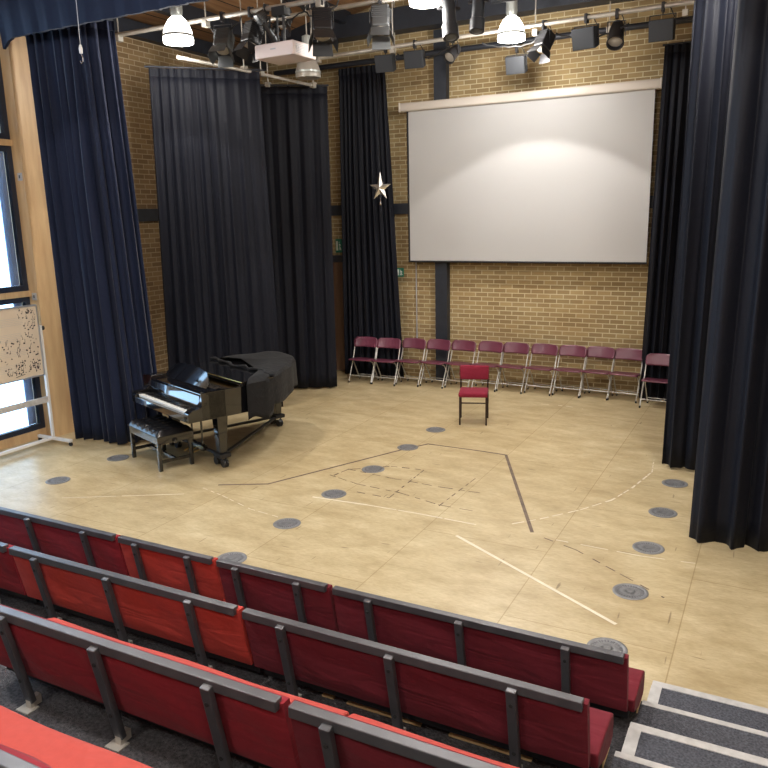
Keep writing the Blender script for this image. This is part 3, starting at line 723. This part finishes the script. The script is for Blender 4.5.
# lid: front flap folded back on the main lid
ld = [p for p in inset(PL, -.012)]
lid = [(ld[1][0], .56), *[p for p in ld[2:]], (-.012, .56)]
MB().prism(lid, ZT+.005, ZT+.03).build('lid', 'gloss', t, bevel=.004)
MB().prism([(-.012, .57), (1.552, .57), (1.552, 1.02), (-.012, 1.02)], ZT+.034, ZT+.056).build('lid_flap', 'gloss', t, bevel=.004)
MB().tube([(-.01, .565, ZT+.045), (1.55, .565, ZT+.045)], .006, 6).build('lid_hinge', 'brass', t)
# legs and dolly
def pleg(u, v):
    m = MB(); m.add([(u-.075, v-.075, ZB), (u+.075, v-.075, ZB), (u+.075, v+.075, ZB), (u-.075, v+.075, ZB),
                     (u-.045, v-.045, .16), (u+.045, v-.045, .16), (u+.045, v+.045, .16), (u-.045, v+.045, .16)],
                    [(0,1,2,3),(7,6,5,4),(0,4,5,1),(1,5,6,2),(2,6,7,3),(3,7,4,0)]); l = m.build('leg', 'gloss', t, bevel=.006)
    return l
feet = [(.14, .34), (1.29, .38), (.22, 1.92)]
for u, v in feet: pleg(u, v)
dl = MB(); hub = (.62, .95, .12)
for i in range(3):
    a, b_ = feet[i], feet[(i+1) % 3]; dl.beam((*a, .13), (*b_, .13), .045, .03)
for u, v in feet: dl.box(u-.08, u+.08, v-.08, v+.08, .115, .165)
o = dl.build('dolly_frame', 'lampblack', t, bevel=.004)
for u, v in feet:
    for du in (-.085, .085):
        m = MB()
        for q in (-.018, .018):
            m.M = Matrix.Translation((u+du, v+q-.02, .052)) @ rotx(PI/2); m.lathe([(.02, -.012), (.052, -.012), (.052, .012), (.02, .012)], 16)
        m.M = Matrix.Identity(4); m.tube([(u+du, v-.02, .05), (u+du, v, .12)], .012, 6); m.tube([(u+du, v-.05, .052), (u+du, v+.02, .052)], .02, 8)
        m.build('caster', 'lampblack', o, True)
# pedals
m = MB(); m.box(.58, .96, .30, .36, .12, .19); m.tube([(.64, .33, .18), (.64, .33, ZB)], .014, 8); m.tube([(.90, .33, .18), (.90, .33, ZB)], .014, 8); m.build('pedal_lyre', 'gloss', t)
m = MB()
for k in range(3): m.beam((.68+.09*k, .30, .13), (.68+.09*k, .18, .10), .028, .012)
m.build('pedals', 'brass', t)
# cloth over the tail, draped down the curved side
cl = MB(); CP = inset(PL, -.035); keep = [i for i in range(len(CP)) if CP[i][1] > 1.0 and CP[i][0] > .02]
loop = [CP[i] for i in keep]; loop = [(1.575, .62), (1.575, .9)]+loop+[(-.035, 1.6), (-.035, 1.15)]
dens = []
for a, b_ in zip(loop, loop[1:]):
    L_ = math.dist(a, b_); k = max(1, int(L_/.035))
    for i in range(k): dens.append((a[0]+(b_[0]-a[0])*i/k, a[1]+(b_[1]-a[1])*i/k))
dens.append(loop[-1]); nd = len(dens); rows = 10
s_ = 0
cx, cy = .7, 1.55
top_in = []
levels = [('in', .55), ('in', .8), ('in', .93), ('in', .985)]+[('dn', q/8) for q in range(9)]
prev = None; arc = [0]
for i in range(1, nd): arc.append(arc[-1]+math.dist(dens[i-1], dens[i]))
for kind, q in levels:
    for i, (x, y) in enumerate(dens):
        dx, dy = x-cx, y-cy; L_ = math.hypot(dx, dy); nx_, ny_ = dx/L_, dy/L_
        if kind == 'in':
            z = ZT+.07+.008*math.sin(arc[i]*9+q*7)*(q > .6)-.03*(q > .97); px, py = cx+dx*q, cy+dy*q
            if i < 12: z += .005
        else:
            zbot = .70+.02*math.sin(arc[i]*6)
            if i < 12: zbot = .60+.04*math.sin(i*.6)
            z = ZT+.03+(zbot-ZT-.03)*q
            f = (.006+.012*q)*math.sin(arc[i]*13+.8*math.sin(arc[i]*4))+.008*q
            if i < 12: f *= 1.8; f += .02
            px, py = x+nx_*f, y+ny_*f
        cl.v.append((px, py, z))
nl = len(levels)
for j in range(nl-1):
    for i in range(nd-1): k = j*nd+i; cl.f.append((k, k+1, k+nd+1, k+nd))
cl.v.append((cx, cy, ZT+.08)); cc = len(cl.v)-1
for i in range(nd-1): cl.f.append((i, i+1, cc))
# bunched front edge across the lid
cl.f.append((cc, nd-1, 0))
o = cl.build('tail_cloth', 'cover', None, True); sd = o.modifiers.new('t', 'SOLIDIFY'); sd.thickness = .006; sd.offset = 1
# the cloth lies on the piano: a thing of its own
o.matrix_world = Matrix.Translation(PO) @ Matrix.Rotation(PA, 4, 'Z') @ Matrix.Diagonal((1.04, 1, 1, 1)); o.name = 'piano_cover'; o.data.name = 'piano_cover'
tag(o, 'black quilted cloth cover draped over the tail of the grand piano', 'cover')
ro = MB(); P = []
for i in range(30): P.append((-.02+1.58*i/29, 1.03+.03*math.sin(i*.9)+.03*math.sin(i*.37), ZT+.075+.006*math.sin(i*1.3)))
ro.tube(P, [.020+.006*math.sin(i*1.7) for i in range(30)], 10)
rr = ro.build('rolled_edge', 'cover', o, True)

# bench
t = thing('piano_bench', (-6.86, 6.90, 0), 'black leather tufted piano bench tucked before the keyboard', 'bench', None, PA)
W, Dp = .42, .23
for sx in (-1, 1):
    for sy in (-1, 1): MB().box(sx*W, sx*(W-.045), sy*Dp, sy*(Dp-.045), 0, .36).build('leg', 'gloss', t, bevel=.004)
    MB().box(sx*(W-.01), sx*(W-.035), -Dp+.04, Dp-.04, .10, .135).build('side_stretcher', 'gloss', t)
    m = MB(); m.M = Matrix.Translation((sx*(W+.01), 0, .36)) @ Matrix.Rotation(PI/2, 4, 'Y'); m.lathe([(.0, -.03), (.03, -.025), (.035, 0), (.03, .025), (0, .03)], 12); m.build('height_knob', 'gloss', t, True)
MB().box(-W+.04, W-.04, -.015, .015, .10, .135).build('middle_stretcher', 'gloss', t)
MB().box(-W, W, -Dp, Dp, .34, .44).build('apron', 'gloss', t, bevel=.004)
s = MB(); nx, ny = 56, 28
for j in range(ny+1):
    for i in range(nx+1):
        u, v = i/nx, j/ny; e = min(1, min(u, 1-u)*nx/3)**.5*min(1, min(v, 1-v)*ny/3)**.5
        puff = abs(math.sin(PI*u*6))**.5*abs(math.sin(PI*v*3))**.5
        s.v.append((-W-.015+u*(2*W+.03), -Dp-.012+v*(2*Dp+.024), .44+.05*e+.022*puff*e))
for j in range(ny):
    for i in range(nx): k = j*(nx+1)+i; s.f.append((k, k+1, k+nx+2, k+nx+1))
nb = len(s.v); s.box(-W-.015, W+.015, -Dp-.012, Dp+.012, .435, .442)
s.build('seat_pad', 'leather', t, True)

# ------------------------------------------------------------------ music board on wheels
XB = -8.85
t = thing('music_board', (XB, 6.84, 0), 'cream board of handwritten music on a white wheeled frame before the window', 'board stand')
bl, br_ = -2.0, -.01; z0b, z1b = 1.0, 1.93
MB().box(-.012, .012, bl, br_, z0b, z1b).build('board', 'board', t)
m = MB(); m.box(-.018, .018, bl-.01, br_+.01, z1b, z1b+.02); m.box(-.018, .018, bl-.01, br_+.01, z0b-.02, z0b); m.box(-.018, .018, br_, br_+.014, z0b, z1b); m.build('board_edge', 'edge', t)
ln = MB(); nt_ = MB(); rnd = random.Random(4)
for g in range(4):
    for k in range(5): ln.box(.0122, .0132, bl+.05, br_-.22-.05*g*(g % 2), 1.80-g*.2-k*.022, 1.8024-g*.2-k*.022)
ln.build('stave_lines', 'socket', t)
for k in range(150):
    q = rnd.random(); y = br_-.03-abs(rnd.gauss(0, .30)); y = max(y, bl+.05)
    z = 1.06+rnd.random()**1.3*(.45 if y < br_-.28 else .84)
    w = rnd.uniform(.004, .013)
    nt_.M = Matrix.Translation((.0125, y, z)) @ Matrix.Rotation(rnd.uniform(-.6, .6), 4, 'X')
    nt_.box(0, .002, -w, w, -w*.7, w*.7)
    if q > .55: nt_.box(0, .002, w-.003, w, 0, rnd.uniform(.03, .06))
nt_.M = Matrix.Identity(4); nt_.beam((.0135, br_-.42, 1.03), (.0135, br_-.28, 1.05), .002, .008)
tag(nt_.build('note_marks', 'ink', t), kind='stuff')
for yy in (.03, -2.03):
    p = MB(); p.box(-.02, .02, yy-.018, yy+.018, .06, 1.66); p.build('upright', 'white', t, bevel=.003)
    f = MB(); f.box(-.30, .36, yy-.022, yy+.022, .055, .095); f.build('foot', 'white', t, bevel=.003)
    for xx in (-.28, .34):
        c = MB(); c.M = Matrix.Translation((xx, yy, .028)) @ rotx(PI/2); c.lathe([(.008, -.012), (.028, -.012), (.028, .012), (.008, .012)], 14); c.M = Matrix.Identity(4); c.tube([(xx, yy, .03), (xx, yy, .07)], .01, 6); c.build('caster', 'rubber', t)
    k = MB(); k.M = Matrix.Translation((.0, yy, 1.62)) @ rotx(-PI/2); k.lathe([(.01, -.03), (.01, .03), (.03, .03), (.03, .05), (0, .05)], 10); k.build('pivot_knob', 'rubber', t)
MB().box(-.015, .015, -2.02, .02, .60, .68).build('cross_rail', 'nosing', t)
MB().box(-.02, .02, -2.02, .02, .065, .10).build('base_rail', 'white', t)

# ------------------------------------------------------------------ floor vents
def floor_vent():
    t = thing('floor_vent', (0, 0, 0), 'round vent', 'floor vent')
    m = MB(); m.lathe([(.105, .0), (.14, .0), (.14, .003), (.133, .006), (.108, .006), (.105, .003), (.105, 0)], 40); m.build('rim', 'vent', t, True)
    m = MB(); m.lathe([(0, .0005), (.106, .0005), (.106, .002), (0, .002)], 32); m.build('dark_well', 'ventd', t)
    m = MB()
    for k in range(28):
        m.M = Matrix.Rotation(2*PI*k/28, 4, 'Z'); m.box(.028, .106, -.0062, .0062, .002, .005)
    m.M = Matrix.Identity(4)
    for r in (.05, .075): m.lathe([(r-.004, .002), (r-.004, .0052), (r+.004, .0052), (r+.004, .002)], 32)
    m.build('grille', 'vent', t)
    m = MB(); m.lathe([(0, .002), (.03, .002), (.028, .007), (0, .007)], 20); m.build('centre_cap', 'vent', t)
    return t
vp = floor_vent(); first = True
near = ['nearest to the seats', 'second from the seats', 'third from the seats', 'fourth from the seats', 'fifth from the seats', 'sixth from the seats']
spec = []
for i, y in enumerate((4.05, 4.98, 5.86, 6.77, 7.69, 8.66, 9.58)):
    spec.append((-4.22, y, ['hidden mostly behind the front seat row', 'just peeping above the red front bench', 'nearest clear one, left of the white tape line', 'at the left end of the white tape line', 'at the corner of the dashed grid', 'touching the dark tape line', 'farthest of the middle column near the red chair'][i]))
for i, y in enumerate((4.95, 5.86, 6.77, 7.69, 8.63)):
    spec.append((-.88, y, ['half hidden behind the end of the front bench', 'beside the near end of the right-hand white tape line', 'third of the right-hand column from the seats', 'beside the hem of the nearest right curtain', 'farthest of the right-hand column by the middle curtain'][i]))
for i, y in enumerate((5.80, 6.74)):
    spec.append((-7.48, y, ['on the left near the wheeled music board', 'on the left between the navy curtain and piano bench'][i]))
for x, y, lab in spec[1:]:
    o = vp if first else copy_tree(vp); first = False
    o.location = (x, y, .0005); tag(o, 'round grey floor vent, '+lab, 'floor vent', 'round grey floor vents')

# ------------------------------------------------------------------ tape marks
def tape(P, w, mat, label, dash=0, gap=0, z=.0012, seed=1):
    rnd = random.Random(seed); m = MB(); root = None
    if dash:
        root = thing('floor_tape', (*P[0], 0), label, 'tape'); off = Vector((*P[0], 0))
    for a, b in zip(P, P[1:]):
        a, b = Vector((*a, z)), Vector((*b, z)); L_ = (b-a).length; d = (b-a).normalized()
        if not dash: m.beam(a-d*w*.3, b+d*w*.3, w, .0012); continue
        s_ = 0
        while s_ < L_:
            l = min(dash*rnd.uniform(.5, 1.3), L_-s_); MB().beam(a-off+d*s_, a-off+d*(s_+l), w*rnd.uniform(.5, 1), .0012).build('tape_dash', mat, root); s_ += l+gap*rnd.uniform(.5, 1.5)
    return root or tag(m.build('floor_tape', mat), label, 'tape')
tape([(-5.595, 6.475), (-5.09, 6.736), (-4.252, 8.523), (-4.038, 8.908), (-3.293, 8.894), (-2.933, 8.867)], 0.03, 'taped', 'dark tape outline running from beside the piano to its far corner', 0, 0, z=0.0012, seed=0)
tape([(-2.933, 8.867), (-1.938, 6.678)], 0.035, 'taped', 'dark tape line running towards the seats from the far corner', 0, 0, z=0.0014, seed=1)
tape([(-4.384, 6.598), (-3.727, 6.636)], 0.02, 'tapew', 'short white tape line at a vent in the middle', 0, 0, z=0.0016, seed=2)
tape([(-3.727, 6.636), (-3.108, 6.642), (-2.477, 6.618)], 0.016, 'tapew', 'thin worn white tape line across the middle', 0.5, 0.03, z=0.0018, seed=3)
tape([(-2.557, 6.291), (-0.894, 5.307)], 0.03, 'tapew', 'bold white tape line pointing at the front bench end', 0, 0, z=0.0020, seed=4)
tape([(-6.949, 5.412), (-5.768, 6.078)], 0.012, 'tapew', 'thin white tape line on the left in front of the bench', 0.6, 0.05, z=0.0012, seed=5)
tape([(-2.172, 6.784), (-1.958, 7.02), (-1.653, 7.42), (-1.413, 7.837), (-1.286, 8.292), (-1.169, 8.931), (-1.216, 9.399)], 0.02, 'tapew', 'broken white tape arc curving up to the middle right curtain', 0.12, 0.05, z=0.0014, seed=6)
tape([(-5.7, 6.319), (-5.321, 6.211), (-4.806, 6.023), (-4.405, 5.966)], 0.012, 'tapew', 'faint broken white arc below the piano', 0.12, 0.06, z=0.0016, seed=7)
tape([(-4.542, 7.305), (-4.497, 7.56), (-4.07, 7.876), (-3.644, 7.916)], 0.02, 'taped', 'dashed dark line along the far side of the grid', 0.12, 0.08, z=0.0018, seed=8)
tape([(-4.593, 7.298), (-4.144, 7.158), (-3.564, 7.101), (-3.029, 6.95), (-2.587, 6.938)], 0.015, 'taped', 'dashed dark line along the near side of the grid', 0.12, 0.07, z=0.0020, seed=9)
tape([(-4.506, 7.576), (-3.89, 7.495), (-3.236, 7.456), (-2.76, 7.461)], 0.015, 'taped', 'dashed dark line through the middle of the grid', 0.12, 0.07, z=0.0012, seed=10)
tape([(-4.017, 6.932), (-3.606, 6.915), (-3.644, 7.916)], 0.015, 'taped', 'dashed dark diagonal at the left of the grid', 0.12, 0.07, z=0.0014, seed=11)
tape([(-3.018, 6.924), (-2.973, 7.902)], 0.015, 'taped', 'dashed dark cross line at the right of the grid', 0.12, 0.07, z=0.0016, seed=12)
tape([(-1.795, 6.59), (-1.461, 6.454), (-1.014, 6.141), (-0.624, 5.868)], 0.015, 'taped', 'faint dark scratches line running past a right-hand vent', 0.15, 0.1, z=0.0018, seed=13)
tape([(-1.682, 6.592), (-0.92, 6.567), (-0.326, 6.625)], 0.015, 'tapew', 'faint thin white line between the right-hand vents', 0.2, 0.1, z=0.0020, seed=14)
tape([(-3.27, 11.619), (-2.873, 11.642), (-2.585, 11.555)], 0.03, 'tapew', 'short worn white marks before the folding chairs', 0.1, 0.12, z=0.0012, seed=15)
# ------------------------------------------------------------------ raked seating
T_, PIT, HR = .27, .845, .52
NOSE1 = 4.05; XA, XB2 = -6.6, 3.8; XAI = -.51
tl = ['lowest carpeted tier under the front-row benches', 'second carpeted tier under the second-row benches', 'third carpeted tier under the third-row benches', 'fourth carpeted tier under the corner bench',
      'fifth carpeted tier, below the viewer', 'sixth carpeted tier behind the viewer', 'seventh carpeted tier behind the viewer', 'topmost carpeted tier at the rear wall']
for k in range(1, 9):
    y1 = NOSE1-PIT*(k-1); y0 = NOSE1-PIT*k if k < 8 else YF+.02
    t = thing('seating_tier', (0, y0, 0), tl[k-1], 'platform')
    MB().box(XA, XB2, 0, y1-y0-.001, 0, T_*k-.001).build('tier', 'carpet', t)
    if k < 7: MB().box(XAI, XB2-.3, y1-y0-.035, y1-y0+.004, T_*k-.03, T_*k+.003).build('nosing_strip', 'nosing', t)
    if k < 7: MB().box(XAI, XB2-.3, y1-y0-.42, y1-y0-.036, T_*k-.001, T_*k+.001).build('aisle_carpet', 'steptop', t)
for k, (ww, lab) in enumerate(((0, 'lowest aisle step with pale edging, standing on the stage floor'), (1, 'second aisle step with pale edging, beside the end of the front bench'), (2, 'third aisle step up beside the second bench row'))):
    y1 = NOSE1-PIT*k+.43; y0 = NOSE1-PIT*k+.006; zt = T_*(k+.5)
    s = thing('aisle_step', (XAI, y0, T_*k+.001), lab, 'step')
    MB().box(0, 3.8, 0, y1-y0, 0.001, T_/2).build('block', 'steptop', s)
    m = MB(); m.box(0, 3.8, y1-y0-.05, y1-y0+.004, T_/2-.03, T_/2+.004); m.box(-.002, .06, 0, y1-y0-.05, T_/2, T_/2+.004); m.build('edge_strip', 'nosing', s)
# pale battens between tiers
for x0, x1, lab in ((-1.97, -1.90, 'short pale timber batten on the carpet under the second row'), (-1.82, -1.40, 'long pale timber batten under the middle of the second row'), (-1.25, -.84, 'pale timber batten under the right end of the second row')):
    y = NOSE1-PIT*1+.0
    tag(MB().box(x0, x1, 2.965, 2.985, T_*2+.001, T_*2+.012).build('timber_batten', 'ply'), lab, 'batten')

def bench(row, xa, xb, posts, mat, label, seat_mat=None):
    yk = 3.62-PIT*(row-1); zk = T_*row; w = xb-xa
    t = thing('bench_seat', (xa, yk+.1, zk), label, 'bench seat', 'red bench seats in raked rows')
    O = .1   # local origin at the post feet: rail line lies at y=-O
    yl = lambda z: -O*z/.5
    # back panel, padded cloth
    p = MB(); nx = max(8, int(w/.05)); nz = 8; Z0, Z1 = .15, .505
    rnd = random.Random(int(row*100-xa*10)); f1 = rnd.random()*6
    fr, bk = [], []
    for j in range(nz+1):
        for i in range(nx+1):
            u, v = i/nx, j/nz; z = Z0+(Z1-Z0)*v; x = .006+u*(w-.012)
            e = min(1, min(u*nx, (1-u)*nx)/1.0)*min(1, min(v*nz, (1-v)*nz)/1.0)
            wr = .004*math.sin(x*9+f1+v*5)+.003*math.sin(x*23+v*9+f1)
            bk.append((x, yl(z)+.004-(.010+wr)*e, z)); fr.append((x, yl(z)+.045+.03*e+wr*e, z))
    p.v = bk+fr; nn = len(bk)
    for j in range(nz):
        for i in range(nx):
            k = j*(nx+1)+i; p.f += [(k, k+1, k+nx+2, k+nx+1), (k+nn, k+nx+1+nn, k+nx+2+nn, k+1+nn)]
    for i in range(nx): p.f += [(i, i+nn, i+1+nn, i+1), (nz*(nx+1)+i, nz*(nx+1)+i+1, nz*(nx+1)+i+1+nn, nz*(nx+1)+i+nn)]
    for j in range(nz): a = j*(nx+1); b = a+nx; p.f += [(a, a+nx+1, a+nx+1+nn, a+nn), (b, b+nn, b+nx+1+nn, b+nx+1)]
    p.build('back_panel', mat, t, True)
    # seat cushion with drooping front
    c = MB(); ny = 10; prof = [(.15, .125), (.14, .20), (.2, .207), (.32, .207), (.44, .20), (.475, .185), (.485, .14), (.475, .06), (.44, .045), (.30, .06)]
    nx2 = max(6, int(w/.08)); np_ = len(prof)
    for i in range(nx2+1):
        x = .004+(w+.030*(xb > -.6)-.008)*i/nx2
        for y, z in prof:
            b_ = .006*math.sin(x*11+y*20+f1) if .1 < y < .46 and z > .19 and 0 < i < nx2 else 0
            c.v.append((x, y+(.006*math.sin(x*7+f1) if y > .46 else 0)-.13, z+b_))
    for i in range(nx2):
        for k in range(np_): q = (k+1) % np_; c.f.append((i*np_+k, i*np_+q, (i+1)*np_+q, (i+1)*np_+k))
    c.f += [tuple(range(np_)), tuple(range(nx2*np_, (nx2+1)*np_))[::-1]]
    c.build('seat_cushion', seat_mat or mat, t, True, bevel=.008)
    MB().box(.01, w-.01, .05, .32, .06, .115).build('seat_board', 'lampblack', t)
    for xx in ([w+.02] if xb > -.6 else []): MB().box(xx-.003, xx+.003, .16, .30, .03, .12).build('plywood_end', 'ply', t)
    # rail
    r = MB(); r.box(.022, w-.022, yl(.5)-.022, yl(.5)+.022, .478, .522); r.build('top_rail', 'rail', t, bevel=.004)
    for px_ in posts:
        x = px_-xa
        m = MB(); a = (x, yl(.5)-.036, .505); b = (x, yl(.03)-.036, .03)
        m.beam(a, b, .045, .03); q = m.build('post', 'rail', t, bevel=.005)
        m = MB(); m.box(x-.045, x+.035, -.095, -.03, .0, .006); m.box(x-.016, x+.016, -.06, .0, .006, .05); m.build('foot_plate', 'bar', q)
        for z in (.43, .16):
            m = MB(); m.M = Matrix.Translation((x, yl(z)-.052, z)) @ rotx(PI/2); m.lathe([(0, -.003), (.009, -.003), (.009, .003), (0, .003)], 8); m.build('bolt', 'rubber', q)
    return t
bench(1, -5.91, -4.115, [-5.64, -5.04, -4.43], 'crimson', 'dark crimson front-row bench at the left edge')
bench(1, -4.105, -3.215, [-3.91, -3.43], 'red', 'short bright red front-row bench')
bench(1, -3.205, -2.315, [-3.02, -2.54], 'burg', 'short burgundy front-row bench right of the short bright red one')
bench(1, -2.305, -.535, [-2.03, -1.45, -.85], 'burg', 'long burgundy front-row bench ending beside the aisle steps')
bench(2, -5.90, -4.11, [-5.6, -5.0, -4.43], 'crimson', 'dark crimson second-row bench cut by the left edge')
bench(2, -4.10, -2.325, [-3.84, -3.24, -2.64], 'red', 'long bright red second-row bench')
bench(2, -2.315, -.555, [-2.05, -1.45, -.87], 'burg', 'long burgundy second-row bench ending at the aisle')
bench(3, -3.23, -1.445, [-2.93, -2.36, -1.77], 'crimson', 'crimson third-row bench at lower left with tall grey posts', 'toplit')
bench(3, -1.435, -.555, [-1.25, -.73], 'burg', 'burgundy third-row bench cut by the bottom edge', 'toplit')
bench(4, -3.23, -1.445, [-2.93, -2.36, -1.77], 'crimson', 'bright coral-red seat top, coloured as lit from above, in the bottom left corner', 'toplit')

# ------------------------------------------------------------------ daylight
w = bpy.data.worlds.new('sky'); scn.world = w; w.use_nodes = True; nt = w.node_tree
bg = nt.nodes['Background']; bg.inputs[0].default_value = (.50, .74, 1, 1); bg.inputs[1].default_value = 7
for y0, y1 in WY:
    l = bpy.data.lights.new('window_portal', 'AREA'); l.shape = 'RECTANGLE'; l.size = y1-y0; l.size_y = 5.6
    l.cycles.is_portal = True
    o = bpy.data.objects.new('window_portal', l); col.objects.link(o); o.location = (XL-.22, (y0+y1)/2, 2.95); o.rotation_euler = (PI/2, 0, -PI/2)
# ------------------------------------------------------------------ camera
cam = bpy.data.cameras.new('camera'); co = bpy.data.objects.new('camera', cam); col.objects.link(co)
f = 758; cam.sensor_width = 36; cam.lens = 36*f/768; cam.clip_start = .05
R = ((.88709611, .46106807, -.02183395), (.08078418, -.20165328, -.9761198), (-.45446056, .86414825, -.21613285))
co.matrix_world = Matrix(((R[0][0], -R[1][0], -R[2][0], 0), (R[0][1], -R[1][1], -R[2][1], 0), (R[0][2], -R[1][2], -R[2][2], 3.0), (0, 0, 0, 1)))
scn.camera = co
vs_ = scn.view_settings; vs_.view_transform = 'Standard'; vs_.look = 'None'; vs_.exposure = -.2; vs_.gamma = 1
